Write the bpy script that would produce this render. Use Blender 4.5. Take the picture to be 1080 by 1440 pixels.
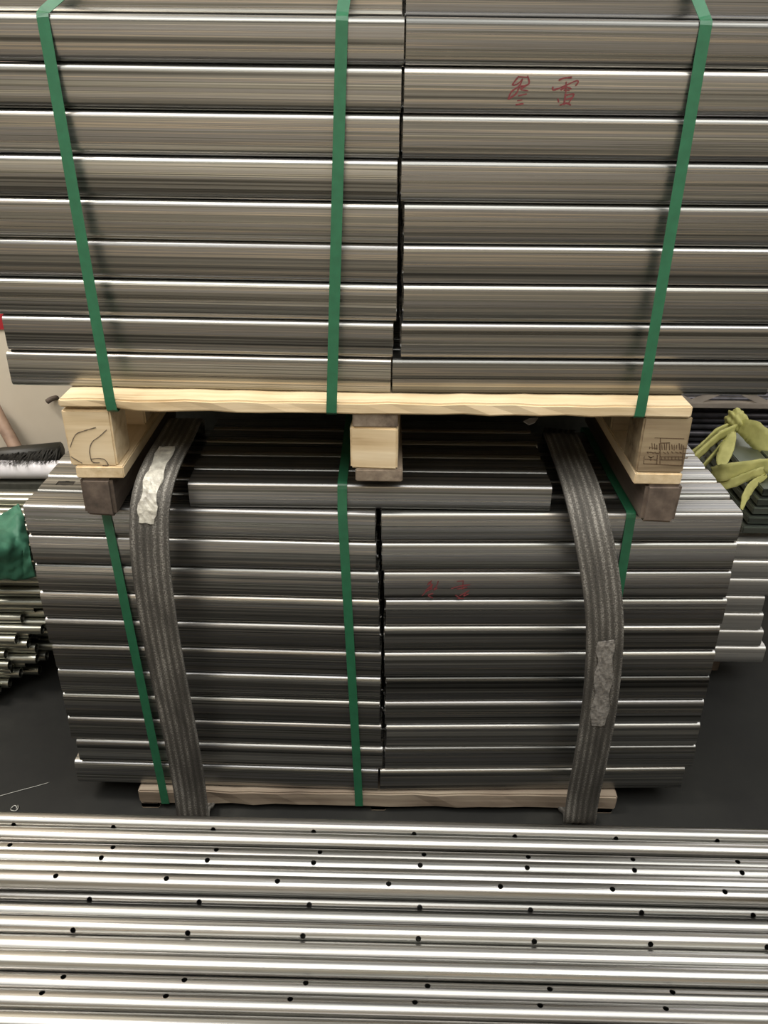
import bpy, bmesh, math, random
from mathutils import Vector, Matrix

for o in list(bpy.data.objects):
    bpy.data.objects.remove(o)
random.seed(7)
scene = bpy.context.scene
col = scene.collection

# ------------------------------------------------------------------ camera
F = 1170.0                       # focal length in pixels of the 1080x1440 frame
PITCH = math.radians(28.1)
ROLL = 0.012
EYE = Vector((0, 0, 1.40))
ROT = Matrix.Rotation(math.pi / 2 - PITCH, 3, 'X') @ Matrix.Rotation(ROLL, 3, 'Z')
cd = bpy.data.cameras.new('camera')
cd.sensor_fit = 'HORIZONTAL'
cd.sensor_width = 36
cd.lens = F / 1080 * 36
cd.clip_start = 0.02
cam = bpy.data.objects.new('camera', cd)
cam.matrix_world = Matrix.Translation(EYE) @ ROT.to_4x4()
col.objects.link(cam)
scene.camera = cam

# ------------------------------------------------------------------ world, lamps, exposure
w = bpy.data.worlds.new('world')
scene.world = w
w.use_nodes = True
w.node_tree.nodes['Background'].inputs[0].default_value = (1.0, 0.97, 0.92, 1)
w.node_tree.nodes['Background'].inputs[1].default_value = 0.13


def area(name, loc, target, sx, sy, energy, color):
    l = bpy.data.lights.new(name, 'AREA')
    l.shape = 'RECTANGLE'
    l.size, l.size_y = sx, sy
    l.energy = energy
    l.color = color
    o = bpy.data.objects.new(name, l)
    o.location = loc
    o.rotation_euler = (Vector(target) - Vector(loc)).to_track_quat('-Z', 'Y').to_euler()
    col.objects.link(o)
    return o


area('roof_lamp_main_offscreen', (0.55, -0.4, 4.1), (0.35, 0.6, 0.6), 5.6, 2.7, 225, (1.0, 0.985, 0.94))
area('roof_lamp_wall_offscreen', (-2.3, 0.9, 3.9), (-1.5, 2.2, 0.9), 1.6, 0.5, 120, (1.0, 0.94, 0.86))
scene.view_settings.view_transform = 'Standard'
scene.view_settings.look = 'None'
scene.view_settings.gamma = 1
scene.view_settings.exposure = -0.12
scene.view_settings.use_curve_mapping = False


# ------------------------------------------------------------------ pixel helpers
def ray(px, py):
    return ROT @ Vector(((px - 540) / F, -(py - 720) / F, -1))


def P(px, py, D, slope=0.0):
    """point where the pixel's ray meets the upright plane y = D + slope * x"""
    d = ray(px, py)
    t = D / (d.y - slope * d.x)
    return EYE + d * t


def PZ(px, py, z):
    d = ray(px, py)
    return EYE + d * ((z - EYE.z) / d.z)


# ------------------------------------------------------------------ materials
def mat(name):
    m = bpy.data.materials.new(name)
    m.use_nodes = True
    nt = m.node_tree
    return m, nt, nt.nodes['Principled BSDF']


def node(nt, t, **kw):
    n = nt.nodes.new(t)
    for k, v in kw.items():
        setattr(n, k, v)
    return n


def ramp(nt, stops):
    r = node(nt, 'ShaderNodeValToRGB')
    e = r.color_ramp.elements
    while len(e) < len(stops):
        e.new(0.5)
    for i, (p, c) in enumerate(stops):
        e[i].position = p
        e[i].color = (c[0], c[1], c[2], 1)
    return r


def coords(nt, scale, rand=True, src='Object'):
    tc = node(nt, 'ShaderNodeTexCoord')
    mp = node(nt, 'ShaderNodeMapping')
    mp.inputs['Scale'].default_value = scale
    nt.links.new(tc.outputs[src], mp.inputs['Vector'])
    if not rand:
        return mp.outputs[0]
    oi = node(nt, 'ShaderNodeObjectInfo')
    mu = node(nt, 'ShaderNodeMath', operation='MULTIPLY')
    mu.inputs[1].default_value = 137.0
    nt.links.new(oi.outputs['Random'], mu.inputs[0])
    ad = node(nt, 'ShaderNodeVectorMath', operation='ADD')
    nt.links.new(mp.outputs[0], ad.inputs[0])
    nt.links.new(mu.outputs[0], ad.inputs[1])
    return ad.outputs[0]


def noise(nt, vec, scale=1.0, detail=3.0, rough=0.55):
    n = node(nt, 'ShaderNodeTexNoise')
    n.inputs['Scale'].default_value = scale
    n.inputs['Detail'].default_value = detail
    n.inputs['Roughness'].default_value = rough
    nt.links.new(vec, n.inputs['Vector'])
    return n.outputs['Fac']


def maprange(nt, fac, a, b, lo=0.0, hi=1.0):
    n = node(nt, 'ShaderNodeMapRange')
    n.inputs['From Min'].default_value = lo
    n.inputs['From Max'].default_value = hi
    n.inputs['To Min'].default_value = a
    n.inputs['To Max'].default_value = b
    nt.links.new(fac, n.inputs['Value'])
    return n.outputs[0]


def bump(nt, b, fac, strength, dist):
    n = node(nt, 'ShaderNodeBump')
    n.inputs['Strength'].default_value = strength
    n.inputs['Distance'].default_value = dist
    nt.links.new(fac, n.inputs['Height'])
    nt.links.new(n.outputs[0], b.inputs['Normal'])


def steel(name, stops, r0=0.2, r1=0.36, sx=0.09, broad=3.6, fine=15, bs=0.5, bd=0.0008, metal=1.0, vary=(0.82, 1.12)):
    """mill-finished steel: colour, gloss and relief streaked along x"""
    m, nt, b = mat(name)
    b.inputs['Metallic'].default_value = metal
    f1 = noise(nt, coords(nt, (sx, broad, broad)), 1, 3)
    f2 = noise(nt, coords(nt, (sx * 2.5, fine, fine)), 1, 3)
    add = node(nt, 'ShaderNodeMath', operation='MULTIPLY_ADD')
    nt.links.new(f2, add.inputs[0])
    add.inputs[1].default_value = 0.35
    nt.links.new(f1, add.inputs[2])
    sc = maprange(nt, add.outputs[0], 0, 1, 0.50, 0.85)
    r = ramp(nt, stops)
    nt.links.new(sc, r.inputs[0])
    # every tube differs a little in finish
    oi = node(nt, 'ShaderNodeObjectInfo')
    m7 = node(nt, 'ShaderNodeMath', operation='MULTIPLY')
    m7.inputs[1].default_value = 7.31
    nt.links.new(oi.outputs['Random'], m7.inputs[0])
    fr = node(nt, 'ShaderNodeMath', operation='FRACT')
    nt.links.new(m7.outputs[0], fr.inputs[0])
    vm = node(nt, 'ShaderNodeVectorMath', operation='SCALE')
    nt.links.new(r.outputs[0], vm.inputs[0])
    nt.links.new(maprange(nt, fr.outputs[0], vary[0], vary[1]), vm.inputs['Scale'])
    nt.links.new(vm.outputs[0], b.inputs['Base Color'])
    nt.links.new(maprange(nt, f2, r0, r1, 0.3, 0.7), b.inputs['Roughness'])
    bump(nt, b, add.outputs[0], bs, bd)
    return m


G = {}
G['tube'] = steel('brushed_steel', [(0.0, (.09, .09, .085)), (.2, (.22, .22, .21)), (.34, (.29, .29, .27)), (.40, (.48, .43, .37)), (.44, (.25, .245, .24)),
                                    (.60, (.32, .32, .325)), (.68, (.16, .16, .145)), (.76, (.29, .29, .265)), (.86, (.54, .53, .49)), (.92, (.34, .335, .335)), (1, (.40, .40, .38))],
                  0.24, 0.42, metal=0.96, vary=(1.02, 1.42))
G['pipe'] = steel('round_pipe_steel', [(0, (.20, .19, .175)), (.3, (.44, .435, .41)), (.5, (.56, .54, .52)), (.7, (.42, .42, .40)), (1, (.58, .575, .55))],
                  0.24, 0.36, 0.5, 70, 330, 0.12, 0.0004, vary=(0.58, 0.95))
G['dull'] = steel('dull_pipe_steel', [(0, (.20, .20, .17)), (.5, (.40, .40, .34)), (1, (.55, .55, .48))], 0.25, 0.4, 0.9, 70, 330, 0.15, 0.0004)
G['pale'] = steel('pale_steel', [(0, (.60, .59, .57)), (.5, (.76, .75, .72)), (1, (.84, .83, .80))], 0.4, 0.55)
G['plate'] = steel('grey_green_steel', [(0, (.16, .18, .16)), (.5, (.24, .27, .24)), (1, (.30, .33, .29))], 0.35, 0.5)


def wood(name, stops, scale=(3.0, 60, 60), rough=0.75, bs=0.3):
    m, nt, b = mat(name)
    f = noise(nt, coords(nt, scale), 1, 4, 0.6)
    f2 = noise(nt, coords(nt, (9, 9, 9)), 1, 3, 0.5)
    mx = node(nt, 'ShaderNodeMath', operation='MULTIPLY_ADD')
    nt.links.new(f2, mx.inputs[0])
    mx.inputs[1].default_value = 0.5
    nt.links.new(f, mx.inputs[2])
    r = ramp(nt, stops)
    nt.links.new(maprange(nt, mx.outputs[0], 0, 1, 0.45, 1.05), r.inputs[0])
    nt.links.new(r.outputs[0], b.inputs['Base Color'])
    b.inputs['Roughness'].default_value = rough
    bump(nt, b, f, bs, 0.002)
    return m


PINE = [(0, (.46, .32, .17)), (.3, (.65, .50, .30)), (.6, (.74, .59, .38)), (1, (.82, .69, .48))]
GREY = [(0, (.10, .075, .055)), (.4, (.22, .17, .125)), (1, (.36, .30, .225))]
G['pine'] = wood('fresh_pine', PINE)
G['pine_y'] = wood('fresh_pine_lengthwise', PINE, (60, 3, 60))
G['greywood'] = wood('weathered_pine', GREY)
G['greywood_y'] = wood('weathered_pine_lengthwise', GREY, (60, 3, 60))
G['stain'] = wood('stained_pine', [(0, (.10, .07, .04)), (.4, (.27, .20, .12)), (1, (.42, .34, .21))])
G['darkwood'] = wood('dark_timber', [(0, (.05, .038, .03)), (.5, (.12, .09, .07)), (1, (.20, .155, .12))], (40, 4, 40))


def plain(name, c, rough=0.5, c2=None, sc=40, metal=0.0, bs=0.0, bd=0.001):
    m, nt, b = mat(name)
    b.inputs['Roughness'].default_value = rough
    b.inputs['Metallic'].default_value = metal
    f = noise(nt, coords(nt, (sc, sc, sc)), 1, 4)
    c2 = c2 or tuple(x * 0.75 for x in c)
    r = ramp(nt, [(0.3, c2), (0.7, c)])
    nt.links.new(f, r.inputs[0])
    nt.links.new(r.outputs[0], b.inputs['Base Color'])
    if bs:
        bump(nt, b, f, bs, bd)
    return m


G['strap'] = plain('green_strap_plastic', (.025, .145, .07), 0.4, (.02, .115, .055), 60)
G['marker_red'] = plain('red_marker_ink', (.15, .022, .03), 0.6, (.22, .05, .05), 400)
G['pencil'] = plain('pencil_mark', (.10, .085, .07), 0.8, (.22, .16, .11), 500)
G['stamp'] = plain('stamp_ink', (.055, .035, .02), 0.8, (.16, .10, .055), 500)
G['wall'] = plain('cream_wall_paint', (.74, .66, .53), 0.8, (.66, .58, .46), 6, bs=0.05)
G['red'] = plain('red_paint', (.50, .03, .04), 0.5)
G['black'] = plain('black_plastic', (.018, .017, .014), 0.5, (.03, .027, .018), 30)
G['bristle'] = plain('black_bristle', (.012, .012, .010), 0.7)
G['white'] = plain('white_plastic_film', (.88, .86, .88), 0.4, (.80, .78, .82), 20)
G['bamboo'] = plain('worn_handle', (.40, .27, .19), 0.6, (.22, .14, .10), 30)
G['darkcloth'] = plain('dark_cloth', (.07, .07, .055), 0.9, (.045, .045, .035), 60, bs=0.3)
G['tarp'] = plain('green_woven_tarp', (.07, .24, .15), 0.6, (.03, .12, .075), 10, bs=0.3, bd=0.003)
G['yellow'] = plain('yellow_woven_strip', (.60, .58, .22), 0.65, (.42, .41, .13), 25, bs=0.4, bd=0.002)
G['darkrod'] = plain('dark_rod_steel', (.10, .095, .11), 0.4, (.05, .05, .055), 25, metal=0.6)
G['rack'] = plain('rack_paint', (.30, .26, .22), 0.6, (.22, .19, .16), 20)
G['wire'] = plain('pale_wire', (.45, .45, .42), 0.4, metal=0.7)

# floor: dark worn concrete
m, nt, b = mat('dark_concrete')
f = noise(nt, coords(nt, (3, 3, 3), False), 1, 6, 0.65)
f2 = noise(nt, coords(nt, (60, 60, 60), False), 1, 4)
r = ramp(nt, [(0.25, (.010, .010, .010)), (0.55, (.020, .020, .018)), (0.8, (.045, .044, .038))])
nt.links.new(f, r.inputs[0])
nt.links.new(r.outputs[0], b.inputs['Base Color'])
nt.links.new(maprange(nt, f, 0.55, 0.85), b.inputs['Roughness'])
b.inputs['Specular IOR Level'].default_value = 0.25
bump(nt, b, f2, 0.2, 0.002)
G['floor'] = m

# webbing: u across the belt, v along it (metres)
m, nt, b = mat('grey_webbing')
uv = node(nt, 'ShaderNodeTexCoord').outputs['UV']
mp = node(nt, 'ShaderNodeMapping')
mp.inputs['Scale'].default_value = (26, 330, 1)
nt.links.new(uv, mp.inputs[0])
sp = noise(nt, mp.outputs[0], 1, 2, 0.6)
wv = node(nt, 'ShaderNodeTexWave', wave_type='BANDS', bands_direction='X')
wv.inputs['Scale'].default_value = 1.75
wv.inputs['Distortion'].default_value = 0.6
wv.inputs['Detail'].default_value = 2
wv.inputs['Detail Scale'].default_value = 4
nt.links.new(uv, wv.inputs[0])
mp2 = node(nt, 'ShaderNodeMapping')
mp2.inputs['Scale'].default_value = (2, 7, 1)
nt.links.new(uv, mp2.inputs[0])
big = noise(nt, mp2.outputs[0], 1, 3)
mu = node(nt, 'ShaderNodeMath', operation='MULTIPLY')
nt.links.new(sp, mu.inputs[0])
nt.links.new(maprange(nt, wv.outputs['Fac'], 0.62, 1.05), mu.inputs[1])
mu2 = node(nt, 'ShaderNodeMath', operation='MULTIPLY')
nt.links.new(mu.outputs[0], mu2.inputs[0])
nt.links.new(maprange(nt, big, 0.6, 1.3, 0.3, 0.7), mu2.inputs[1])
r = ramp(nt, [(0.12, (.022, .020, .017)), (0.42, (.085, .078, .067)), (0.75, (.30, .285, .255))])
nt.links.new(mu2.outputs[0], r.inputs[0])
nt.links.new(r.outputs[0], b.inputs['Base Color'])
b.inputs['Roughness'].default_value = 0.75
bump(nt, b, mu.outputs[0], 0.6, 0.002)
G['web'] = m
G['patch'] = plain('torn_plastic_label', (.62, .60, .52), 0.35, (.30, .28, .24), 70, bs=0.7, bd=0.004)
G['patch2'] = plain('worn_grey_label', (.34, .32, .29), 0.6, (.12, .11, .10), 160, bs=0.5, bd=0.002)

m, nt, b = mat('daylight_pane')
b.inputs['Base Color'].default_value = (.8, .8, .8, 1)
b.inputs['Emission Color'].default_value = (.95, .95, 1, 1)
b.inputs['Emission Strength'].default_value = 1.2
G['pane'] = m


# ------------------------------------------------------------------ building helpers
def obj(name, verts, faces, m, parent=None, smooth=False, data=None):
    if data is None:
        data = bpy.data.meshes.new(name)
        data.from_pydata([tuple(v) for v in verts], [], faces)
        data.update()
        if smooth:
            for p in data.polygons:
                p.use_smooth = True
        data.materials.append(G[m])
    o = bpy.data.objects.new(name, data)
    col.objects.link(o)
    o.parent = parent
    return o


def tag(o, label=None, cat=None, group=None, kind=None):
    for k, v in (('label', label), ('category', cat), ('group', group), ('kind', kind)):
        if v:
            o[k] = v
    return o


def empty(name, loc=(0, 0, 0), rz=0):
    o = bpy.data.objects.new(name, None)
    o.location = loc
    o.rotation_euler.z = rz
    o.empty_display_size = 0.05
    col.objects.link(o)
    return o


def box_mesh(name, size, m, bev=0.002, jit=0.0, cuts=0):
    bm = bmesh.new()
    bmesh.ops.create_cube(bm, size=1)
    bmesh.ops.scale(bm, vec=size, verts=bm.verts)
    if cuts:
        ax = max(range(3), key=lambda i: size[i])
        bmesh.ops.subdivide_edges(bm, edges=[e for e in bm.edges if abs((e.verts[0].co - e.verts[1].co)[ax]) > size[ax] * .9], cuts=cuts)
    if jit:
        for v in bm.verts:
            v.co += Vector((random.uniform(-jit, jit), random.uniform(-jit, jit), random.uniform(-jit, jit)))
    if bev:
        bmesh.ops.bevel(bm, geom=[e for e in bm.edges if e.calc_face_angle(0) > 1.0], offset=bev, segments=2, affect='EDGES')
    me = bpy.data.meshes.new(name)
    bm.to_mesh(me)
    bm.free()
    me.materials.append(G[m])
    return me


def box(name, x0, x1, y0, y1, z0, z1, m, parent=None, bev=0.002, jit=0.0, cuts=0, rz=0):
    me = box_mesh(name, (x1 - x0, y1 - y0, z1 - z0), m, bev, jit, cuts)
    o = obj(name, None, None, m, parent, data=me)
    o.location = Vector(((x0 + x1) / 2, (y0 + y1) / 2, (z0 + z1) / 2)) - (parent.location if parent else Vector())
    o.rotation_euler.z = rz
    return o


def smooth_path(pts, n=8):
    pts = [Vector(p) for p in pts]
    out = []
    for i in range(len(pts) - 1):
        p0 = pts[max(i - 1, 0)]
        p1, p2 = pts[i], pts[i + 1]
        p3 = pts[min(i + 2, len(pts) - 1)]
        for k in range(n):
            t = k / n
            out.append(0.5 * ((2 * p1) + (p2 - p0) * t + (2 * p0 - 5 * p1 + 4 * p2 - p3) * t * t + (3 * p1 - p0 - 3 * p2 + p3) * t ** 3))
    out.append(pts[-1])
    return out


def ribbon(name, pts, width, thick, m, parent=None, side=(1, 0, 0), cols=1, ridge=0.0, closed=False, wfun=None, lift=0.0, jit=0.0, smooth=False):
    """flat band with real thickness swept along pts; u across, v along in metres"""
    pts = [Vector(p) for p in pts]
    n = len(pts)
    side = Vector(side)
    verts, uvs, faces = [], [], []
    L = 0
    nc = cols + 1
    for i, p in enumerate(pts):
        a = pts[(i - 1) % n] if closed or i > 0 else p
        c = pts[(i + 1) % n] if closed or i < n - 1 else p
        t = (c - a).normalized()
        s = (side - t * side.dot(t)).normalized()
        nn = t.cross(s)
        if i:
            L += (p - pts[i - 1]).length
        wd = width * (wfun(i / (n - 1)) if wfun else 1)
        for layer in (1, 0):
            for k in range(nc):
                u = k / cols
                off = (thick / 2) * (1 if layer else -1)
                if layer and ridge:
                    off += ridge * math.cos(u * cols * math.pi)
                q = p + s * (u - .5) * wd + nn * (off + lift)
                if jit:
                    q = q + Vector((random.uniform(-jit, jit), random.uniform(-jit, jit), random.uniform(-jit, jit)))
                verts.append(q)
                uvs.append((u, L))
    st = 2 * nc
    m_ = n if closed else n - 1
    for i in range(m_):
        a, c = i * st, ((i + 1) % n) * st
        for k in range(cols):
            faces.append((a + k, a + k + 1, c + k + 1, c + k))
            faces.append((a + nc + k, c + nc + k, c + nc + k + 1, a + nc + k + 1))
        faces.append((a, c, c + nc, a + nc))
        faces.append((a + cols, a + nc + cols, c + nc + cols, c + cols))
    if not closed:
        for a in (0, (n - 1) * st):
            for k in range(cols):
                faces.append((a + k, a + nc + k, a + nc + k + 1, a + k + 1))
    o = obj(name, verts, faces, m, parent, smooth)
    ul = o.data.uv_layers.new(name='UVMap')
    for lp in o.data.loops:
        ul.data[lp.index].uv = uvs[lp.vertex_index]
    return o


def tube_along(name, pts, rad, m, parent=None, seg=10, rfun=None, smooth=True):
    pts = [Vector(p) for p in pts]
    verts, faces = [], []
    n = len(pts)
    ref = Vector((0.31, 0.2, 0.93))
    for i, p in enumerate(pts):
        t = (pts[min(i + 1, n - 1)] - pts[max(i - 1, 0)]).normalized()
        a = t.cross(ref).normalized()
        c = t.cross(a)
        rr = rad * (rfun(i / (n - 1)) if rfun else 1)
        for k in range(seg):
            th = 2 * math.pi * k / seg
            verts.append(p + a * math.cos(th) * rr + c * math.sin(th) * rr)
    for i in range(n - 1):
        for k in range(seg):
            k2 = (k + 1) % seg
            faces.append((i * seg + k, i * seg + k2, (i + 1) * seg + k2, (i + 1) * seg + k))
    faces.append(tuple(range(seg))[::-1])
    faces.append(tuple((n - 1) * seg + k for k in range(seg)))
    return obj(name, verts, faces, m, parent, smooth)


def strokes(name, lines, D, slope, m, parent, width=0.0016, lift=0.0006, jit=0):
    """pen strokes: thin raised bands lying on the upright face y = D + slope*x; lines hold photo pixels"""
    verts, faces = [], []
    for ln in lines:
        pts = [P(x, y, D, slope) - Vector((0, lift, 0)) for x, y in ln]
        if len(pts) > 2:
            pts = smooth_path(pts, 4)
        for i in range(len(pts) - 1):
            a, c = pts[i], pts[i + 1]
            d = c - a
            if d.length < 1e-6:
                continue
            d.normalize()
            s = Vector((-d.z, 0, d.x)).normalized() * width / 2
            e = d * width * .3
            k = len(verts)
            wv_ = random.uniform(0.7, 1.2)
            for q in (a - e - s * wv_, a - e + s * wv_, c + e + s * wv_, c + e - s * wv_):
                verts += [q, q + Vector((0, 0.0004, 0))]
            faces += [(k, k + 2, k + 4, k + 6), (k, k + 1, k + 3, k + 2), (k + 2, k + 3, k + 5, k + 4), (k + 4, k + 5, k + 7, k + 6), (k + 6, k + 7, k + 1, k)]
    o = obj(name, verts, faces, m)
    o.parent = parent
    if parent:
        o.matrix_parent_inverse = parent_matrix(parent).inverted()
    return o


def parent_matrix(o):
    return Matrix.LocRotScale(o.location, o.rotation_euler, o.scale)


def boolean_cut(me, cutter_mesh, name):
    """a copy of mesh me with the cutter taken away"""
    a = bpy.data.objects.new('cut_a', me)
    c = bpy.data.objects.new('cut_c', cutter_mesh)
    col.objects.link(a)
    col.objects.link(c)
    md = a.modifiers.new('cut', 'BOOLEAN')
    md.operation = 'DIFFERENCE'
    md.solver = 'EXACT'
    md.object = c
    dg = bpy.context.evaluated_depsgraph_get()
    new = bpy.data.meshes.new_from_object(a.evaluated_get(dg))
    new.name = name
    bpy.data.objects.remove(a)
    bpy.data.objects.remove(c)
    return new


ORD = ['first', 'second', 'third', 'fourth', 'fifth', 'sixth', 'seventh', 'eighth', 'ninth', 'tenth', 'eleventh', 'twelfth', 'thirteenth',
       'fourteenth', 'fifteenth', 'sixteenth']

# ------------------------------------------------------------------ levels read from the photograph
DU = 1.285                                   # face of the upper tubes
DB = 1.245                                   # front of the upper pallet and its bearers
z_deck = P(540, 554, DU).z
pitch_u = (P(540, 22, DU).z - z_deck) / 9
z_deck_bot = P(540, 583, DB).z
z_low_top = P(140, 727, DB).z                # bearers rest on the lower stack
d = ray(540, 722)
DL = d.y * (z_low_top - EYE.z) / d.z         # face of the lower tubes
z_low_bot = P(535, 1113, DL).z
pitch_l = (z_low_top - z_low_bot) / 11
z_lp_bot = P(540, 1134, DL - 0.005).z        # underside of the lower pallet's deck board
print('levels', z_deck, pitch_u, z_deck_bot, z_low_top, DL, z_low_bot, pitch_l, z_lp_bot)

# ------------------------------------------------------------------ the setting
tag(box('floor', -4, 4, -2.5, 3.4, -0.1, 0, 'floor', bev=0), kind='structure')
WALL = 3.0
wb = tag(box('wall_back', -4, 4, WALL, WALL + 0.15, 0, 4.2, 'wall', bev=0), kind='structure')
wn = tag(empty('window_1_offscreen', (1.95, WALL, 1.1)), kind='structure')
box('pane_offscreen', 1.15, 2.75, WALL - 0.02, WALL - 0.005, 1.15, 2.45, 'pane', wn, 0)
for x in (1.12, 1.94, 2.74):
    box('window_frame', x - .03, x + .03, WALL - 0.045, WALL, 1.1, 2.5, 'rack', wn)
for z in (1.12, 2.48):
    box('window_frame', 1.09, 2.77, WALL - 0.05, WALL, z - .03, z + .03, 'rack', wn)
tag(box('wall_front', -4, 4, -2.65, -2.5, 0, 4.2, 'wall', bev=0), kind='structure')
WL = 2.10                                    # nearer stretch of wall beyond the thin pipes
tag(box('wall_left', -4, -0.72, WL, WALL + 0.001, 0, 4.2, 'wall', bev=0), kind='structure')
a = P(-60, 437, WL)
c = P(22, 463, WL)
tag(box('wall_stripe', -3.9, c.x, WL - 0.004, WL + 0.001, c.z, a.z, 'red', bev=0),
    'red band along the cream wall behind the upper tubes', 'stripe')
a = P(74, 559, WL)
pg = tag(tube_along('wall_peg', [a + Vector((.012, .004, 0)), a + Vector((.0, -.012, .0)), a + Vector((-.008, -.022, -.004))], 0.007, 'darkwood', seg=8),
         'short dark peg sticking out of the cream wall', 'peg')


# ------------------------------------------------------------------ box tubes
def tube_mesh(name, rad=0.16, wall=0.035, m='tube', h=1.0):
    """box tube of unit length along x, unit section, rounded corners, hollow"""
    prof = []
    for cx, cz, a0 in ((.5 - rad, .5 * h - rad, 0), (-.5 + rad, .5 * h - rad, 90), (-.5 + rad, -.5 * h + rad, 180), (.5 - rad, -.5 * h + rad, 270)):
        for k in range(5):
            a = math.radians(a0 + 22.5 * k)
            prof.append((cx + rad * math.cos(a), cz + rad * math.sin(a)))
    inner = [(y * (1 - 2 * wall), z * (1 - 2 * wall)) for y, z in prof]
    n = len(prof)
    v = []
    for ring in (prof, inner):
        for x in (-.5, .5):
            v += [(x, y, z) for y, z in ring]
    f = []
    for k in range(n):
        j = (k + 1) % n
        f.append((k, n + k, n + j, j))
        f.append((2 * n + k, 2 * n + j, 3 * n + j, 3 * n + k))
        f.append((k, j, 2 * n + j, 2 * n + k))
        f.append((n + k, 3 * n + k, 3 * n + j, n + j))
    me = bpy.data.meshes.new(name)
    me.from_pydata(v, [], f)
    me.update()
    bm = bmesh.new()
    bm.from_mesh(me)
    bmesh.ops.recalc_face_normals(bm, faces=bm.faces)
    for fc in bm.faces:
        fc.smooth = abs(fc.normal.x) < 0.5
    for e in bm.edges:
        if e.calc_face_angle(0) > 0.8:
            e.smooth = False
    bm.to_mesh(me)
    bm.free()
    me.materials.append(G[m])
    return me


TUBE = tube_mesh('box_tube')
# the same tube with a slot punched through its top near one end
cut = box_mesh('slot_cutter', (0.052, 0.32, 0.6), 'tube', 0)
for v in cut.vertices:
    v.co += Vector((-0.432, 0, 0.5))
bmc = bmesh.new()
bmc.from_mesh(cut)
bmesh.ops.bevel(bmc, geom=[e for e in bmc.edges if abs((e.verts[0].co - e.verts[1].co).z) > .5], offset=0.02, segments=3, affect='EDGES')
bmc.to_mesh(cut)
bmc.free()
TUBE_SLOT = boolean_cut(TUBE, cut, 'box_tube_slotted')


def place_tube(x0, x1, y_front, z, s, slope, rank, label, group, me=None, sz=None, gap=0.0):
    o = bpy.data.objects.new('box_tube', me or TUBE)
    col.objects.link(o)
    xm = (x0 + x1) / 2
    ya = math.atan(slope)
    o.location = (xm, y_front + slope * xm + s / 2 + rank * (s + 0.0004) + gap, z)
    o.rotation_euler.z = ya
    o.scale = ((x1 - x0) / math.cos(ya), s - 0.0005, (sz or s) - 0.0005)
    tag(o, label, 'steel tube', group)
    return o


SL_U, SR_U = -0.026, 0.016
SL_L, SR_L = -0.022, 0.026
RANKS = ['front', 'second', 'third', 'fourth', 'fifth', 'sixth']
upper, lower = {}, {}
# upper stack: pixel x of the tube ends beside the middle gap, top row first
uy = [55, 125, 190, 255, 316, 373, 430, 482, 531]
ul_end = [569, 565, 562, 559, 560, 559, 558, 553, 550]
ur_end = [570.5, 568, 566, 564, 568, 567, 567, 564, 551.5]
xl_low = P(15, 525, DU, SL_U).x
for i in range(10):                          # i = 0 is the set-back top row
    row_up = 10 - i                          # rows counted from the deck
    z = z_deck + (row_up - .5) * pitch_u
    back = 0.052 if i == 0 else 0
    k = max(i - 1, 0)
    xa = P(ul_end[k], uy[k], DU, SL_U).x - (0.003 if i == 0 else 0)
    xb = P(ur_end[k], uy[k], DU, SR_U).x - (0.0 if i == 0 else 0)
    x_left = (P(10, 480, DU, SL_U).x if i == 8 else xl_low) + (random.uniform(-.006, .006) if i < 7 else 0) - (.006 if i < 8 else 0)
    for j in range(6):
        jx = random.uniform(-.003, .003) if j else 0
        jy = random.uniform(-.0014, 0)
        nm = f'{ORD[row_up - 1]} row above upper pallet deck'
        upper['L', i, j] = place_tube(x_left + jx, xa + min(jx, 0), DU + back + jy * (j == 0), z, pitch_u, SL_U, j,
                                      f'steel box tube, {nm}, left of the gap, {RANKS[j]} rank', 'box tubes on the upper pallet')
        upper['R', i, j] = place_tube(xb + max(jx, 0), xb + 0.612 + jx, DU + back + jy * (j == 0), z, pitch_u, SR_U, j,
                                      f'steel box tube, {nm}, right of the gap, {RANKS[j]} rank', 'box tubes on the upper pallet')
# lower stack: pixel positions of the outer and inner ends of each row, top row first
ll = [(31, 706), (40, 752), (49, 794), (56, 834), (64, 875), (74, 911), (82, 946), (89, 980), (96, 1013), (108, 1045), (106, 1078)]
lr = [(1045, 724), (1037, 763), (1029, 803), (1023, 843), (1013, 880), (1006, 918), (998, 952), (990, 987), (985, 1018), (978, 1052), (962, 1085)]
lgl = [528, 529, 532, 533, 534, 536, 535, 534, 536, 538, 532]
lgr = [536, 537, 540, 542.5, 540, 540.5, 542.5, 541, 543, 541, 534]
for i in range(11):
    z = z_low_top - (i + .5) * pitch_l
    yc = ll[i][1] + 25
    xa, xb = P(*ll[i], DL, SL_L).x, P(lgl[i], yc, DL, SL_L).x
    xc, xd = P(lgr[i], yc, DL, SR_L).x, P(*lr[i], DL, SR_L).x
    for j in range(6):
        jx = random.uniform(-.003, .003) if j else 0
        jy = random.uniform(-.0014, 0)
        nm = f'{ORD[i]} row below the dark bearers'
        slotted = (i == 0 and j == 1)
        lower['L', i, j] = place_tube(xa + jx, xb + min(jx, 0), DL + jy * (j == 0), z, pitch_l, SL_L, j,
                                      f'slotted steel box tube in top row beside the dark bearer, {RANKS[j]} rank' if slotted else
                                      f'steel box tube, {nm}, left of the gap, {RANKS[j]} rank', 'box tubes on the lower pallet',
                                      TUBE_SLOT if slotted else None)
        lower['R', i, j] = place_tube(xc + max(jx, 0), xd + jx, DL + jy * (j == 0), z, pitch_l, SR_L, j,
                                      f'steel box tube, {nm}, right of the gap, {RANKS[j]} rank', 'box tubes on the lower pallet',
                                      gap=0.009 if (i == 0 and j) else 0)
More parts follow.
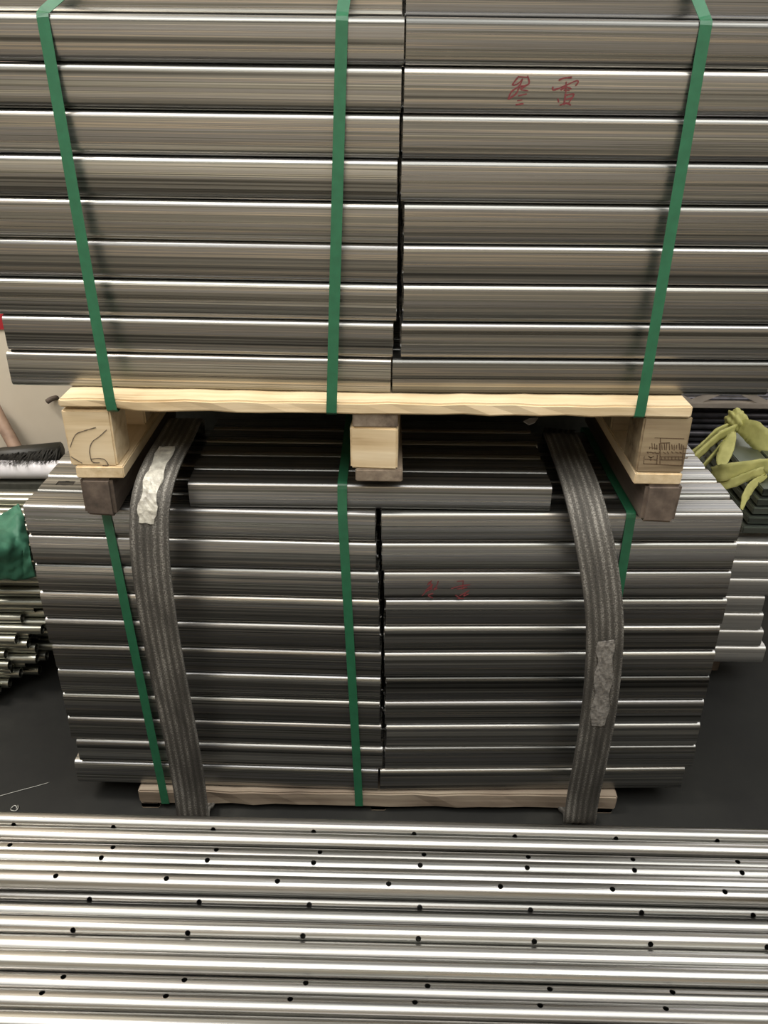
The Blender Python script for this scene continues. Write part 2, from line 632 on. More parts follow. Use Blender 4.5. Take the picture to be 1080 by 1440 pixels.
# loose layer lying on the lower stack between the two slings
ex_h = 0.05
DX = DL + 0.010
xa, xb = P(266, 700, DX).x, P(775, 702, DX).x
for j in range(5):
    place_tube(xa + (random.uniform(-.004, .004) if j else 0), xb + (random.uniform(-.004, .004) if j else 0), DX, z_low_top + ex_h / 2, pitch_l, 0.0, j,
               f'single box tube lying across the lower stack between the slings, {RANKS[j]} rank', 'loose tubes between the slings', sz=ex_h)


# handwriting
def zpx(lines, ox, oy, s):
    return [[(ox + x / s, oy + y / s) for x, y in ln] for ln in lines]


w1 = [[(225, 135), (160, 225), (215, 215), (268, 165)], [(325, 130), (337, 215), (240, 245)], [(225, 138), (330, 145)], [(265, 170), (235, 235), (150, 300), (112, 380)],
      [(235, 240), (200, 320), (120, 378)], [(320, 228), (250, 275), (325, 290)], [(310, 325), (225, 345)], [(262, 390), (215, 398)], [(275, 430), (200, 442)],
      [(665, 175), (720, 152), (800, 145)], [(598, 250), (605, 282), (720, 240), (850, 182), (872, 200), (845, 232)], [(742, 195), (738, 310)],
      [(685, 280), (740, 250), (795, 268)], [(720, 285), (775, 285)], [(652, 380), (660, 412)], [(735, 325), (718, 440)], [(735, 340), (825, 330), (760, 435)],
      [(745, 385), (800, 368)], [(675, 445), (745, 425), (790, 445)]]
for part in (w1[:9], w1[9:]):
    strokes('character', zpx(part, 700, 90, 7.714), DU - .0014, SR_U, 'marker_red', upper['R', 2, 0], 0.0020)['label'] = 'red handwritten marker character'
w2 = [[(230, 240), (290, 180)], [(200, 335), (300, 235), (270, 320)], [(150, 405), (220, 335), (300, 300)], [(390, 185), (375, 240), (325, 320), (375, 290)],
      [(310, 375), (240, 400), (305, 440)], [(680, 190), (775, 180)], [(590, 300), (720, 262), (870, 240)], [(770, 185), (760, 310)], [(680, 305), (830, 282)],
      [(655, 400), (720, 440)], [(860, 330), (720, 405)], [(810, 365), (780, 410), (850, 380)], [(685, 448), (775, 445)], [(250, 200), (300, 250), (240, 300)]]
for part in (w2[:5] + w2[-1:], w2[5:-1]):
    strokes('character', zpx(part, 580, 800, 10.8), DL - .0014, SR_L, 'marker_red', lower['R', 2, 0], 0.0019)['label'] = 'red handwritten marker character'

# ------------------------------------------------------------------ upper pallet
up = tag(empty('wooden_pallet', (0, DB, z_deck_bot - 0.12)), 'pale pine pallet carrying the upper stack of tubes', 'pallet')
px0, px1 = P(82, 567, DB).x, P(976, 570, DB).x
z_str = P(540, 601, DB + .005).z
z_blk = P(130, 655, DB + .005).z
z_run = P(130, 671, DB + .005).z
YB = DU + 0.40
fb = box('deck_board', px0, px1, DB, DB + 0.095, z_deck_bot, z_deck, 'pine', up, 0.003, 0.0012, 24)
for v in fb.data.vertices:                   # split underside near one end
    if v.co.z < 0 and v.co.x < -0.40 and v.co.y < 0:
        v.co.z += 0.006 * (1 + math.sin(v.co.x * 160)) * .5
for k in range(1, 4):
    y0 = DB + k * 0.115
    box('deck_board', px0, px1, y0, y0 + 0.09, z_deck_bot, z_deck, 'pine', up, 0.003, 0.001, 6)
posts = [((88, 156), (104, 172)), ((491, 559), (500, 566)), ((903, 972), (896, 964))]
blocks = []
for q, (pb, pr) in enumerate(posts):
    x0, x1 = P(pb[0], 600, DB).x, P(pb[1], 600, DB).x
    if q == 2:
        x0, x1 = P(902, 620, DB).x, P(970, 620, DB).x
    if q == 1:
        x0, x1 = P(494, 620, DB).x, P(561, 620, DB).x
    box('stringer', x0 + .002, x1 - .002, DB + (.004 if q == 1 else .082), YB, z_str, z_deck_bot, ('pine_y', 'greywood_y', 'stain')[q], up, 0.002)
    for r_ in range(3):
        y0 = DB + .004 + r_ * (YB - DB - 0.08) / 2
        bo = box('block', x0, x1, y0, y0 + 0.076, z_blk, z_deck_bot if (r_ == 0 and q != 1) else z_str, ('pine', 'pine', 'stain')[q], up, 0.003, 0.001, rz=(0.0, -0.05, 0.0)[q] if r_ == 0 else 0)
        if r_ == 0:
            blocks.append(bo)
    xr0, xr1 = (P(106, 664, DB).x, P(174, 664, DB).x) if q == 0 else ((x0 + .006, x1 + .008) if q == 1 else (x0, x1))
    box('runner', xr0, xr1, DB + .002, YB, z_run, z_blk, ('pine_y', 'greywood_y', 'pine_y')[q], up, 0.002, 0.0008)
pl = [[(490, 370), (350, 410), (250, 450), (200, 530), (170, 620)], [(630, 400), (530, 490), (450, 550), (415, 650), (430, 760), (460, 810), (540, 815)],
      [(430, 770), (530, 760), (610, 780), (650, 850), (580, 850)], [(180, 740), (240, 775), (320, 820)]]


def child_marks(name, lines, D, m, block, width):
    o = strokes(name, lines, D, 0, m, None, width)
    o.parent = block
    o.matrix_parent_inverse = (Matrix.Translation(up.location) @ parent_matrix(block)).inverted()
    return o


child_marks('pencil_mark', zpx(pl, 80, 560, 9), DB + .004, 'pencil', blocks[0], 0.0013)['label'] = 'curved pencil lines'
st = [[(200, 640), (178, 865)], [(178, 865), (400, 872)], [(400, 872), (412, 720)], [(400, 872), (830, 895)], [(830, 895), (852, 560)], [(255, 425), (860, 440)],
      [(462, 430), (455, 870)], [(262, 735), (300, 762), (352, 735)], [(300, 762), (298, 812)], [(460, 745), (840, 745)], [(450, 797), (836, 797)], [(200, 790), (400, 800)],
      [(860, 600), (930, 610)], [(860, 690), (925, 690)], [(860, 770), (920, 765)], [(250, 590), (410, 605)], [(470, 515), (620, 512)], [(190, 660), (440, 690)]]
random.seed(3)
for k in range(15):
    x = 235 + k * 42
    st.append([(x, 540 + random.uniform(-25, 15)), (x + random.uniform(-10, 10), 625 + random.uniform(-15, 10))])
for k in range(9):
    x = 230 + k * 70
    st.append([(x, 660 + random.uniform(-10, 8)), (x + random.uniform(15, 45), 690 + random.uniform(-8, 8))])
for k in range(6):
    x = 480 + k * 58
    st.append([(x, 755), (x + 5, 795)])
child_marks('ink_stamp', zpx(st, 890, 580, 12), DB + .004, 'stamp', blocks[2], 0.0015)['label'] = 'dark blurred ink stamp in a square frame'
# dark bearers between the two loads
for (a0, a1), wd in (((116, 160), 'under the pencil-marked block'), ((905, 957), 'under the ink-stamped block')):
    x0, x1 = P(a0, 700, DB).x, P(a1, 700, DB).x
    o = box('timber_bearer', x0, x1, DB, YB + .02, z_low_top, z_run, 'darkwood', None, 0.006, 0.002, 3)
    tag(o, f'dark weathered timber bearer {wd}', 'timber', 'bearers between the two loads')
xs = P(530, 680, DB).x


# ------------------------------------------------------------------ lower pallet
yl0, yl1 = DL - 0.006, DL + 0.40
lpx0, lpx1 = P(196, 1122, yl0).x, P(869, 1118, yl0).x
lp = tag(empty('wooden_pallet', (0, yl0, 0)), 'greyish worn wooden pallet under the lower stack of tubes', 'pallet')
z_ls = z_lp_bot - 0.018
for k in range(4):
    y0 = yl0 + k * 0.102
    box('deck_board', lpx0, lpx1, y0, y0 + 0.09, z_lp_bot, z_low_bot, 'greywood', lp, 0.003, 0.002 if k == 0 else 0.0, 20)
for q, xc_ in enumerate((lpx0 + .019, P(532, 1142, yl0).x, lpx1 - .022)):
    hw = (.019, .016, .018)[q]
    box('stringer', xc_ - hw, xc_ + hw, yl0 + .004, yl1, z_ls, z_lp_bot, 'greywood_y', lp, 0.002)
    for r_ in range(3):
        y0 = yl0 + .006 + r_ * 0.16
        box('block', xc_ - hw, xc_ + hw, y0, y0 + 0.07, 0.016, z_ls, 'greywood', lp, 0.003, 0.001)
    box('runner', xc_ - hw, xc_ + hw, yl0 + .004, yl1, 0.0, 0.016, 'greywood_y', lp, 0.002)


# ------------------------------------------------------------------ green packing straps
def strap(pts, label, group, width=0.0165):
    # closed loop; corners softened by doubling points
    out = []
    n = len(pts)
    for i in range(n):
        p, a, c = Vector(pts[i]), Vector(pts[i - 1]), Vector(pts[(i + 1) % n])
        e = 0.004
        out.append(p + (a - p).normalized() * min(e, (a - p).length * .3))
        out.append(p + (c - p).normalized() * min(e, (c - p).length * .3))
    return tag(ribbon('packing_strap', out, width, 0.0009, 'strap', closed=True), label, 'strap', group)


z9 = z_deck + 9 * pitch_u
z10 = z9 + pitch_u
yb = DU + 6 * (pitch_u + .0004) + 0.06
for (tx, ty, tx0), (bx, by), sl, lab in (((60, 25, 79), (157, 572), SL_U, 'green packing strap over the pencil-marked block, around the upper stack'),
                                    ((481, 27, 484), (466, 576), SL_U, 'green packing strap beside the middle gap of the upper stack'),
                                    ((994, 28, 982), (900, 580), SR_U, 'green packing strap above the ink-stamped block, around the upper stack')):
    T = P(tx, ty, DU - .001, sl)
    B = P(bx, by, DB - .001)
    e = .0012
    tn = (T.x - B.x) / (T.z - B.z)
    # the strap runs in to the set-back top row: its slant is read where it leaves the photo's top edge
    u = 0.0
    while u < 1:
        Du = DU + sl * T.x + .055 * u
        q = P(tx0, 0, Du)
        if q.z < z9 + pitch_u * u:
            break
        u += 0.01
    x10 = T.x + (q.x - T.x) / max(u, .2)
    ybk = yb + abs(sl * T.x)
    pts = [(B.x, DB - e, z_deck_bot - e), (B.x + tn * (z_deck - z_deck_bot), DB - e, z_deck),
           (T.x, DU + sl * T.x - e, z9 - .002), (T.x, DU + sl * T.x + .005, z9 + e), (x10, DU + sl * T.x + .052, z10 - .002), (x10, DU + sl * T.x + .058, z10 + e),
           (x10, ybk, z10 + e), (B.x, ybk, z_deck_bot - e)]
    strap(pts, lab, 'green straps on the upper stack')
ybl = DL + 6 * (pitch_l + .0004) + 0.04
for (tx, ty), (bx, by), sl, zt, dt, lab in (((150, 728), (231, 1120), SL_L, z_low_top, DL, 'green packing strap running down below the dark bearer beside the slotted tube'),
                                            ((481, 668), (505, 1130), SL_L, z_low_top + ex_h, DX, 'green packing strap down the middle of the lower stack'),
                                            ((886, 735), (822, 1125), SR_L, z_low_top, DL, 'green packing strap half hidden behind the sling with the grey label')):
    e = .0012
    y1 = yl0 - e
    B = P(bx, by, y1)
    T = P(tx, ty, dt - .001, sl if zt == z_low_top else 0)
    ysl = sl * T.x if zt == z_low_top else 0
    xe = B.x + (T.x - B.x) * (z_low_bot - B.z) / (T.z - B.z)
    pts = [(B.x, y1, z_lp_bot - e), (xe, y1, z_low_bot)]
    if zt > z_low_top:
        pts.append((T.x, DL + sl * T.x - e, z_low_top))
    pts += [(T.x, dt + ysl - e, zt - .004), (T.x, dt + ysl + .004, zt + e), (T.x, ybl, zt + e), (B.x, ybl, z_lp_bot - e)]
    strap(pts, lab, 'green straps on the lower stack', 0.0165)


# ------------------------------------------------------------------ slings
def sling(pix, tail, label, patch, pm, plabel):
    pts = [P(*q) for q in pix]
    last = pts[-1]
    xt = pts[0].x
    # lies across the top behind, runs under the pallet below
    pts = [Vector((xt - tail * .03, DL + .375, z_low_top + .006)), Vector((xt - tail * .015, DL + .32, z_low_top + .014))] + pts
    pts += [Vector((last.x + tail * -.004, last.y + .03, 0.035)), Vector((last.x, last.y + .10, 0.012)), Vector((last.x, last.y + .40, 0.010))]
    path = smooth_path(pts, 8)
    s = tag(ribbon('lifting_sling', path, 0.064, 0.005, 'web', cols=10, ridge=0.0006, smooth=True), label, 'sling', 'slings around the lower stack')
    n = len(path)
    i0, i1 = int(patch[0] * n), int(patch[1] * n)
    sub = path[i0:i1]
    pr = ribbon('label_patch', [p + Vector((patch[2], 0, 0)) for p in sub], patch[3], 0.0012, pm, s, cols=5, lift=0.0041, jit=0.0011, smooth=False,
                wfun=lambda t: 0.86 + 0.14 * math.sin(t * 17) - 0.25 * max(0, 0.2 - t))
    pr['label'] = plabel
    return path


la = [(262, 590, 1.52), (248, 615, 1.40), (229, 650, 1.28), (215, 690, 1.215), (210, 735, 1.19), (213, 800, 1.18), (224, 880, 1.18), (239, 960, 1.185), (255, 1040, 1.19), (266, 1105, 1.20), (272, 1150, 1.205)]
lb = [(788, 612, 1.50), (802, 645, 1.38), (818, 690, 1.27), (832, 745, 1.215), (844, 810, 1.19), (850, 870, 1.18), (849, 930, 1.18), (842, 1000, 1.185), (830, 1070, 1.19), (820, 1120, 1.20), (815, 1155, 1.205)]
sling(la, 1, 'grey webbing lifting sling with a torn shiny label, looped over the lower stack', (0.235, 0.405, -.003, 0.032), 'patch', 'torn shiny plastic label')
sling(lb, -1, 'grey webbing lifting sling with a worn grey label, looped over the lower stack', (0.50, 0.625, 0.001, 0.034), 'patch2', 'worn grey label')

# ------------------------------------------------------------------ foreground pipes
RP = 0.0125
HOLE = 0.146


def pipe_mesh(name, L, rad, seg, m, wall=0.0016, holes=None):
    v, f = [], []
    xs_ = [-L / 2, L / 2]
    for rr in (rad, rad - wall):
        for x in xs_:
            for k in range(seg):
                a = 2 * math.pi * k / seg
                v.append((x, rr * math.cos(a), rr * math.sin(a)))
    n = seg
    for k in range(n):
        j = (k + 1) % n
        f += [(k, n + k, n + j, j), (2 * n + k, 2 * n + j, 3 * n + j, 3 * n + k), (k, j, 2 * n + j, 2 * n + k), (n + k, 3 * n + k, 3 * n + j, n + j)]
    me = bpy.data.meshes.new(name)
    me.from_pydata(v, [], f)
    bm = bmesh.new()
    bm.from_mesh(me)
    bmesh.ops.recalc_face_normals(bm, faces=bm.faces)
    bm.to_mesh(me)
    bm.free()
    me.materials.append(G[m])
    if holes:
        bm = bmesh.new()
        for x in holes:
            g = bmesh.ops.create_cone(bm, cap_ends=True, segments=12, radius1=0.0036, radius2=0.0036, depth=rad)
            bmesh.ops.translate(bm, vec=(x, 0, rad), verts=g['verts'])
        cm = bpy.data.meshes.new('drill')
        bm.to_mesh(cm)
        bm.free()
        me = boolean_cut(me, cm, name)
    for p in me.polygons:
        p.use_smooth = abs(p.normal.x) < 0.5
    try:
        me.set_sharp_from_angle(angle=0.7)
    except Exception:
        pass
    return me


PIPE = pipe_mesh('round_pipe', 2.3, RP, 32, 'pipe', holes=[HOLE * k for k in range(-7, 8)])
PIPE_PLAIN = pipe_mesh('round_pipe_plain', 2.3, RP, 32, 'pipe')
# top silhouettes at photo column 445, far to near, with the hole row (photo x, y of one hole) if it shows
tops = [1151.5, 1171.6, 1193.7, 1204.6, 1219, 1232.8, 1254, 1276.4, 1295.6, 1323.7, 1345, 1377, 1401, 1430.8, 1458, 1487]
hol = [(441, 1170), None, (450, 1198), (441, 1213), None, (390, 1239.5), (435, 1272.5), None, (426, 1316.5), None, None, (430, 1382), (408, 1405), None, None, None]
hpipe = 0.985                                  # below the eye
slope_p = -0.0135
cy, ch = None, hpipe
fore = []
for i, t in enumerate(tops):
    dirv = ray(445, t)
    dep = math.atan2(-dirv.z, dirv.y)
    dist_guess = ch / math.sin(dep)
    depc = dep + math.asin(RP / dist_guess)    # ray through the pipe's axis
    if cy is None:
        ny, nh = ch / math.tan(depc), ch
    else:
        # keep near the common level but never closer than touching the last pipe
        best = None
        for k in range(-150, 9):
            hh = hpipe + k * 0.0004
            yy = hh / math.tan(depc)
            gap = min(math.hypot(yy - a_, hh - b_) for a_, b_ in fore) - 2 * RP - 0.0003
            cost = abs(hh - hpipe) + (1000 * -gap if gap < 0 else gap * 0.9)
            if best is None or cost < best[0]:
                best = (cost, yy, hh)
        ny, nh = best[1], best[2]
    cy, ch = ny, nh
    fore.append((ny, nh))
    me = PIPE if hol[i] else PIPE_PLAIN
    o = bpy.data.objects.new('round_pipe', me)
    col.objects.link(o)
    o.rotation_euler = (0, 0, 0)
    zc = EYE.z - nh
    if hol[i]:
        # where the photo's hole lies on this pipe: nearest crossing of its ray with the pipe
        dv = ray(*hol[i])
        bd_ = None
        for k in range(181):
            a = math.radians(k - 20)
            q = Vector((0, ny - RP * math.cos(a), zc + RP * math.sin(a)))
            tt = (q.y) / dv.y
            err = abs(EYE.z + dv.z * tt - q.z)
            if a < math.radians(128) and (bd_ is None or err < bd_[0] - 1e-7):
                bd_ = (err, a, EYE.x + dv.x * tt)
        ang, hx = bd_[1], bd_[2]
        rx = (math.pi / 2 - ang)
        o.rotation_euler = (rx, 0, 0)
        x0 = hx - round(hx / HOLE) * HOLE
    else:
        x0 = random.uniform(-.05, .05)
        o.rotation_euler = (random.uniform(0, 6), 0, 0)
    o.rotation_euler.z = slope_p
    # yaw by turning about x first, then z
    o.rotation_mode = 'XYZ'
    o.location = (x0, ny + slope_p * (x0 - P(445, t, ny).x), zc)
    tag(o, f'round steel pipe {"drilled with small holes" if hol[i] else "without visible holes"}, {ORD[i]} from the lower pallet', 'steel pipe', 'round pipes in front of the stacks')
zmin = EYE.z - max(h for _, h in fore) - 2 * RP - 0.001
ya, yz = fore[-1][0], fore[0][0]
k = 0
y = yz + 0.004
while y > ya - 0.02:
    o = bpy.data.objects.new('round_pipe', PIPE_PLAIN)
    col.objects.link(o)
    xr_ = random.uniform(-.06, .06)
    o.location = (xr_, y + slope_p * xr_, zmin)
    o.rotation_euler = (random.uniform(0, 6), 0, slope_p)
    tag(o, 'plain round steel pipe in the layer under the drilled pipes', 'steel pipe', 'under layer of round pipes')
    y -= 2 * RP + 0.0008
for x in (-0.85, 0.85):
    t = tag(empty('timber_trestle', (x, (ya + yz) / 2, 0)), 'timber trestle carrying the round pipes', 'trestle', 'trestles under the round pipes')
    zt = zmin - RP
    box('top_beam', x - .04, x + .04, ya - .06, yz + .06, zt - .07, zt, 'greywood_y', t)
    for yy in (ya - .02, yz - .04):
        box('leg', x - .035, x + .035, yy, yy + .06, 0, zt - .07, 'greywood', t)

# ------------------------------------------------------------------ pipe bundle beyond the stack's far end, with tarp, roll and broom
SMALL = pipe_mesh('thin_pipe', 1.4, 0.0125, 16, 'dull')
random.seed(11)
rowk = 0
h = 1.352
while h > 0.935:
    t = (1.352 - h) / (1.352 - 0.935)
    nn_ = round((0.10 * t + (0.16 * max(0, t - .75) / .25)) / 0.013)
    if nn_ % 2 != rowk % 2:
        nn_ += 1
    df = 1.585 + 0.013 * nn_
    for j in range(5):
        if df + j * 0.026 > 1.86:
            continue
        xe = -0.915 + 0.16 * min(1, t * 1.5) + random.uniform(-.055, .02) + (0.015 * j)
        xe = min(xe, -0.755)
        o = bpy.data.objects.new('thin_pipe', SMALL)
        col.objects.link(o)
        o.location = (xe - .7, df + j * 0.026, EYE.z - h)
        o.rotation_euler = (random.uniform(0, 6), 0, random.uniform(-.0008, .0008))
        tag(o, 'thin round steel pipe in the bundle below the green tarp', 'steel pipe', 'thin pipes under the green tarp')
    rowk += 1
    h -= 0.0222
for x in (-1.05, -1.85):
    o = box('timber_bearer', x - .035, x + .035, 1.53, 1.88, 0, 0.034, 'greywood_y', None, 0.003, 0.001)
    tag(o, 'grey timber bearer on the floor under the thin pipes', 'timber', 'bearers under the thin pipes')

# dark cloth-covered crate, white roll and broom
cr = tag(box('covered_crate', -2.3, -0.72, 1.89, 2.095, 0, 0.45, 'darkcloth', None, 0.015, 0.004, 6), 'dark cloth-covered crate behind the thin pipe bundle', 'crate')
pts = [Vector((-2.2 + k * .15, 1.935 + .004 * math.sin(k * 2.1), 0.479)) for k in range(11)]
rl = tag(tube_along('plastic_roll', pts, 0.024, 'white', seg=14), 'bright white plastic-wrapped roll lying on the dark crate', 'roll')

br = tag(empty('broom', (-0.95, 2.03, 0.45)), 'black broom with a worn handle lying against the cream wall', 'broom')
DBm = 2.0
ha, hb = P(-70, 654, DBm), P(86, 634, DBm)
ax = (hb - ha).normalized()
o = tube_along('head', [ha, ha.lerp(hb, .5) + Vector((0, 0, .006)), hb], 0.024, 'black', seg=10)
o.parent = br
o.matrix_parent_inverse = Matrix.Translation(br.location).inverted()
verts, faces = [], []
for k in range(1100):
    t = random.random()
    p = ha.lerp(hb, t) + Vector((0, random.uniform(-.024, .004), random.uniform(-.016, .018)))
    ln = random.uniform(.03, .055) * (0.75 + .4 * (1 - abs(t - .6)))
    dr = Vector((random.uniform(-.3, .3), -1, random.uniform(-.9, -.2))).normalized()
    e = p + dr * ln * 1.7
    if e.z < 0.504:
        e.z = 0.504 + random.uniform(0, .004)
    s = 0.0022
    b0 = len(verts)
    verts += [p + Vector((-s, 0, 0)), p + Vector((s, 0, 0)), p + Vector((0, s, 0)), e]
    faces += [(b0, b0 + 1, b0 + 3), (b0 + 1, b0 + 2, b0 + 3), (b0 + 2, b0, b0 + 3), (b0, b0 + 2, b0 + 1)]
o = obj('bristles', verts, faces, 'bristle', br)
o['kind'] = 'stuff'
o.matrix_parent_inverse = Matrix.Translation(br.location).inverted()
h0, h1 = P(33, 652, DBm), P(-2, 585, 2.055)
hd = (h1 - h0)
hpts = [h0 + hd * t + Vector((0, 0, .004 * math.sin(t * 5))) for t in (0, .25, .5, .75, 1, 1.25)]
o = tube_along('handle', hpts, 0.017, 'bamboo', seg=12)
o.parent = br
o.matrix_parent_inverse = Matrix.Translation(br.location).inverted()
o = tube_along('socket', [h0 - hd * .02, h0 + hd * .16], 0.021, 'bamboo', seg=12)
o.parent = br
o.matrix_parent_inverse = Matrix.Translation(br.location).inverted()

# green tarp hanging over the bundle's end
cp = {}
DT = 1.60
rows = [[(-60, 735), (-20, 730), (5, 725), (18, 716), (28, 709)], [(-60, 745), (-20, 742), (8, 737), (26, 730), (33, 728)],
        [(-60, 760), (-18, 752), (12, 755), (27, 752), (39, 758)], [(-60, 775), (-18, 772), (10, 772), (30, 770), (41, 772)],
        [(-60, 795), (-18, 792), (10, 792), (32, 790), (45, 790)], [(-60, 818), (-18, 816), (10, 814), (32, 814), (50, 812)]]
random.seed(5)
gv, gf = [], []
dd = [[.16, .15, .13, .10, .10], [.10, .09, .07, .05, .06], [.03, -.02, .0, .01, .03], [-.01, -.06, -.04, .0, .01], [-.02, -.05, -.03, .0, .0], [-.01, -.02, -.02, .0, .01]]
for i, rw in enumerate(rows):
    for k, (x, y) in enumerate(rw):
        gv.append(P(x, y, 1.625 + dd[i][k]))
nr, nc_ = len(rows), 5
for i in range(nr - 1):
    for k in range(nc_ - 1):
        a = i * nc_ + k
        gf.append((a, a + 1, a + nc_ + 1, a + nc_))
tp = obj('woven_tarp', gv, gf, 'tarp', smooth=True)
md = tp.modifiers.new('sub', 'SUBSURF')
md.subdivision_type = 'SIMPLE'
md.levels = md.render_levels = 3
tx_ = bpy.data.textures.new('crumple', 'CLOUDS')
tx_.noise_scale = 0.035
md = tp.modifiers.new('crumple', 'DISPLACE')
md.texture = tx_
md.texture_coords = 'GLOBAL'
md.strength = 0.022
md = tp.modifiers.new('thick', 'SOLIDIFY')
md.thickness = 0.003
tag(tp, 'crumpled green woven tarp hanging over the thin pipe bundle', 'tarp')

# ------------------------------------------------------------------ pale stack and tied bars beyond the other end
DG = 1.69
PALE = tube_mesh('pale_box_tube', m='pale')
gz = [763, 788, 813, 838, 860, 886, 912, 933]
gzz = [P(1060, y, DG).z for y in gz]
pitch_g = (gzz[0] - gzz[-1]) / 7
for i in range(7):
    for j in range(3):
        zc = gzz[-1] + (6 - i + .5) * pitch_g
        xe = P(1074, gz[i] + 10, DG).x + (random.uniform(-.004, .004) if i else 0.35)
        if i < 3:
            xe = P(1074, gz[i] + 10, DG).x + 0.10 + random.uniform(-.01, .01)
        place_tube(0.60, xe, DG, zc, pitch_g, 0.0, j,
                   f'pale steel box tube below the yellow-tied bars, {"top" if i == 0 else ORD[i]} layer down, {RANKS[j]} rank', 'pale tubes beyond the lower stack', PALE)
for x in (0.68, 0.86):
    tag(box('timber_bearer', x - .03, x + .03, DG + .06, DG + .165, 0, gzz[-1], 'darkwood', None, 0.003),
        'low dark timber bearer on the floor under the pale tubes', 'timber', 'bearers under the pale tubes')
# tied bundle of flat bars running away from the viewer
ztop_g = gzz[0]
for y in (1.74, 1.83):
    tag(box('timber_bearer', 0.62, 1.02, y, y + .035, ztop_g, ztop_g + .016, 'darkwood', None, 0.002),
        'thin dark batten between the pale tubes and the tied bars', 'timber', 'battens under the tied bars')
BAR = None
zb = ztop_g + .016
bx0 = P(1052, 728, 1.70).x
for lay in range(5):
    for q in range(3):
        x0 = bx0 - .005 + q * 0.082 + lay * 0.011 + random.uniform(-.002, .002)
        y0 = 1.705 + 0.008 * lay + random.uniform(-.003, .003)
        tag(box('flat_bar', x0, x0 + .078, y0, y0 + .35, zb + .0005, zb + .0175, 'plate', None, 0.002),
            f'grey-green flat steel bar tied with yellow, {["bottom", "second", "third", "fourth", "top"][lay]} layer, {["beside the tube stack", "middle column", "column farthest from tube stack"][q]}', 'steel bar', 'bars tied with yellow strips')
    zb += 0.0205
    if lay < 4:
        for y in (1.78, 2.40):
            pass
# yellow woven strips
yt = tag(empty('woven_tie', P(1035, 592, 2.05)), 'knotted yellow-green woven strips tying the grey-green bars', 'tie')


def yrib(name, pix, wd, wf=None, side=(0, 1, 0.3)):
    o = ribbon(name, smooth_path([P(*q) for q in pix], 6), wd, 0.003, 'yellow', None, side=side, cols=4, ridge=0.0015, jit=0.0012, wfun=wf, smooth=True)
    o.parent = yt
    o.matrix_parent_inverse = Matrix.Translation(yt.location).inverted()
    return o


leaf = lambda t: 0.35 + 0.9 * math.sin(math.pi * min(1, t * 1.02)) if t < .97 else 0.25
up_ = (0.25, 0.1, 1)
yrib('strip', [(1034, 604, 2.02), (1012, 614, 1.97), (990, 633, 1.92), (968, 655, 1.89)], 0.030, None, up_)
yrib('strip', [(1034, 597, 2.06), (1010, 606, 2.02), (988, 626, 1.98), (966, 646, 1.95)], 0.020, None, up_)
yrib('strip', [(1032, 608, 2.02), (1016, 624, 1.97), (1000, 644, 1.93), (978, 668, 1.90)], 0.016, None, up_)
yrib('loose_end', [(1032, 608, 1.98), (1024, 626, 1.93), (1017, 645, 1.88), (1013, 660, 1.85)], 0.028, leaf, (1, 0, 0.3))
yrib('strip', [(1040, 600, 2.03), (1056, 606, 2.00), (1074, 620, 1.97), (1110, 640, 1.95)], 0.060, lambda t: 0.5 + 0.5 * min(1, t * 3), up_)
yrib('band', [(1000, 668, 1.83), (1020, 664, 1.80), (1050, 659, 1.80), (1084, 655, 1.82), (1120, 655, 1.84)], 0.040, None, up_)
yrib('strip', [(1012, 684, 1.80), (1032, 678, 1.79), (1056, 668, 1.79), (1075, 662, 1.79)], 0.022, None, up_)
yrib('loose_end', [(1078, 668, 1.79), (1060, 680, 1.77), (1048, 698, 1.75), (1042, 716, 1.73)], 0.017, leaf, (1, 0, -0.6))
# knot
kc = P(1036, 594, 2.05)
bm = bmesh.new()
bmesh.ops.create_icosphere(bm, subdivisions=4, radius=1)
for v in bm.verts:
    n_ = v.co.normalized()
    r_ = 1 + 0.10 * math.sin(n_.x * 7 + n_.z * 9) + 0.08 * math.sin(n_.y * 11 - n_.z * 5) + 0.06 * math.sin(n_.x * 17)
    v.co = Vector((n_.x * .027, n_.y * .024, n_.z * .032)) * r_
me = bpy.data.meshes.new('knot')
bm.to_mesh(me)
bm.free()
for p in me.polygons:
    p.use_smooth = True
me.materials.append(G['yellow'])
o = obj('knot', None, None, None, yt, data=me)

# dark rack with rods behind
DR = 2.62
rk = tag(empty('storage_rack', (1.5, DR, 0)), 'dim steel rack with a zigzag lattice rail behind the tied bars', 'rack')
zl = P(1020, 569, DR).z
zu = P(1020, 549, DR).z
x0 = P(965, 569, DR).x - .25
rails = [('rail', zl, .014), ('rail', zu + .012, .016)]
for nm, z, hh in rails:
    box(nm, x0, 2.6, DR, DR + .03, z - hh, z + hh * .3, 'rack', rk, 0.002)
for k in range(14):
    xa_ = x0 + .02 + k * .125
    up_dir = k % 2 == 0
    p0, p1 = Vector((xa_, DR + .012, zl)), Vector((xa_ + .125, DR + .012, zu + .01))
    if not up_dir:
        p0.z, p1.z = p1.z, p0.z
    o = ribbon('lattice_bar', [p0, p1], 0.022, 0.006, 'rack', None, side=(0, 0.2, 1))
    o.parent = rk
    o.matrix_parent_inverse = Matrix.Translation(rk.location).inverted()
for x in (x0, 2.55):
    for y in (DR + .03, 2.92):
        box('post', x, x + .05, y, y + .05, 0, zu + .05, 'rack', rk)
z_sh = P(1000, 655, DR).z
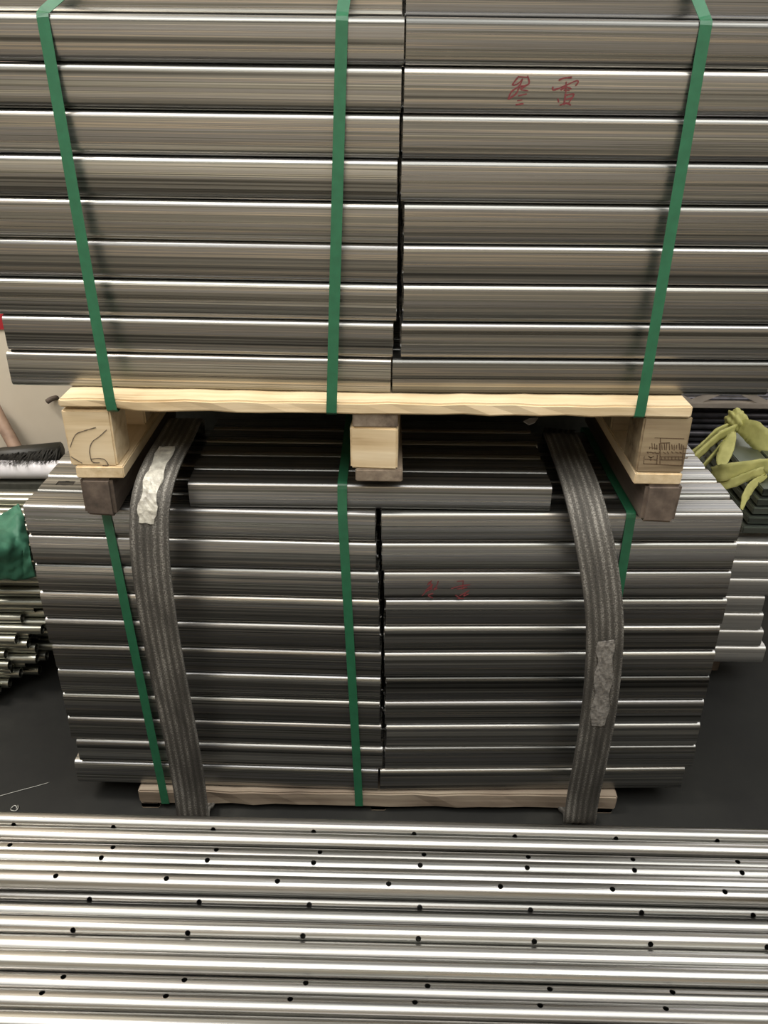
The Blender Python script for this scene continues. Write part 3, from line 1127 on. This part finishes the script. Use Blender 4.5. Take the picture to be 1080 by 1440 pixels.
box('shelf', x0, 2.6, DR + .002, 2.97, z_sh - .03, z_sh, 'black', rk)
random.seed(21)
for lay in range(9):
    for j in range(5):
        y = DR + .045 + j * .045 + random.uniform(-.006, .006)
        z = z_sh + .013 + lay * .0225
        xa_ = x0 + .07 + random.uniform(0, .05)
        o = tube_along('steel_rod', [(xa_, y, z), (2.4, y + random.uniform(-.003, .003), z)], 0.0105, 'darkrod', seg=8)
        tag(o, 'dark steel rod in the pile on the lattice rack', 'steel rod', 'rods on the lattice rack')

# added cloth-covered block, unseen behind the stacks, keeps light out of the pallet gap
ld = box('added_light_blocker', -0.66, 0.56, DU + .47, DU + .86, 0, 1.36, 'darkcloth', None, 0.03, 0.006, 8)
tag(ld, 'added dark cloth block behind the tube stacks, keeping light from the pallet gap', 'light blocker')

# ------------------------------------------------------------------ floor litter and scraps
a = PZ(20, 1137, 0.0015)
cu = [a + Vector((.005 * math.cos(t * .9) * (1 + .1 * t), .005 * math.sin(t * .9) * (1 + .1 * t), 0.002 * (t % 3) * .6)) for t in range(9)]
tag(tube_along('metal_shaving', smooth_path(cu, 3), 0.0013, 'wire', seg=6), 'small pale curled metal shaving on the dark floor', 'shaving')
wp = [PZ(x, y, 0.0015) for x, y in ((-10, 1122), (15, 1115), (45, 1107), (70, 1100))]
tag(tube_along('thin_wire', smooth_path(wp, 4), 0.0006, 'wire', seg=6), 'thin pale wire lying straight on the dark floor', 'wire')
q = [P(736, 592, 1.525), P(748, 587, 1.54), P(758, 590, 1.53), P(747, 597, 1.515)]
zz = z_low_top + ex_h + .001
v = []
for x, y in ((736, 592), (744, 588.5), (757, 587), (752, 594), (744, 597)):
    g = PZ(x, y, zz + .002 + random.uniform(0, .004))
    v.append(g)
n = len(v)
v2 = [g + Vector((0, 0, -.0015)) for g in v]
fs = [tuple(range(n)), tuple(range(2 * n - 1, n - 1, -1))] + [(k, n + k, n + (k + 1) % n, (k + 1) % n) for k in range(n)]
tag(obj('plastic_scrap', v + v2, fs, 'white'), 'torn white plastic scrap under the upper pallet deck', 'scrap')
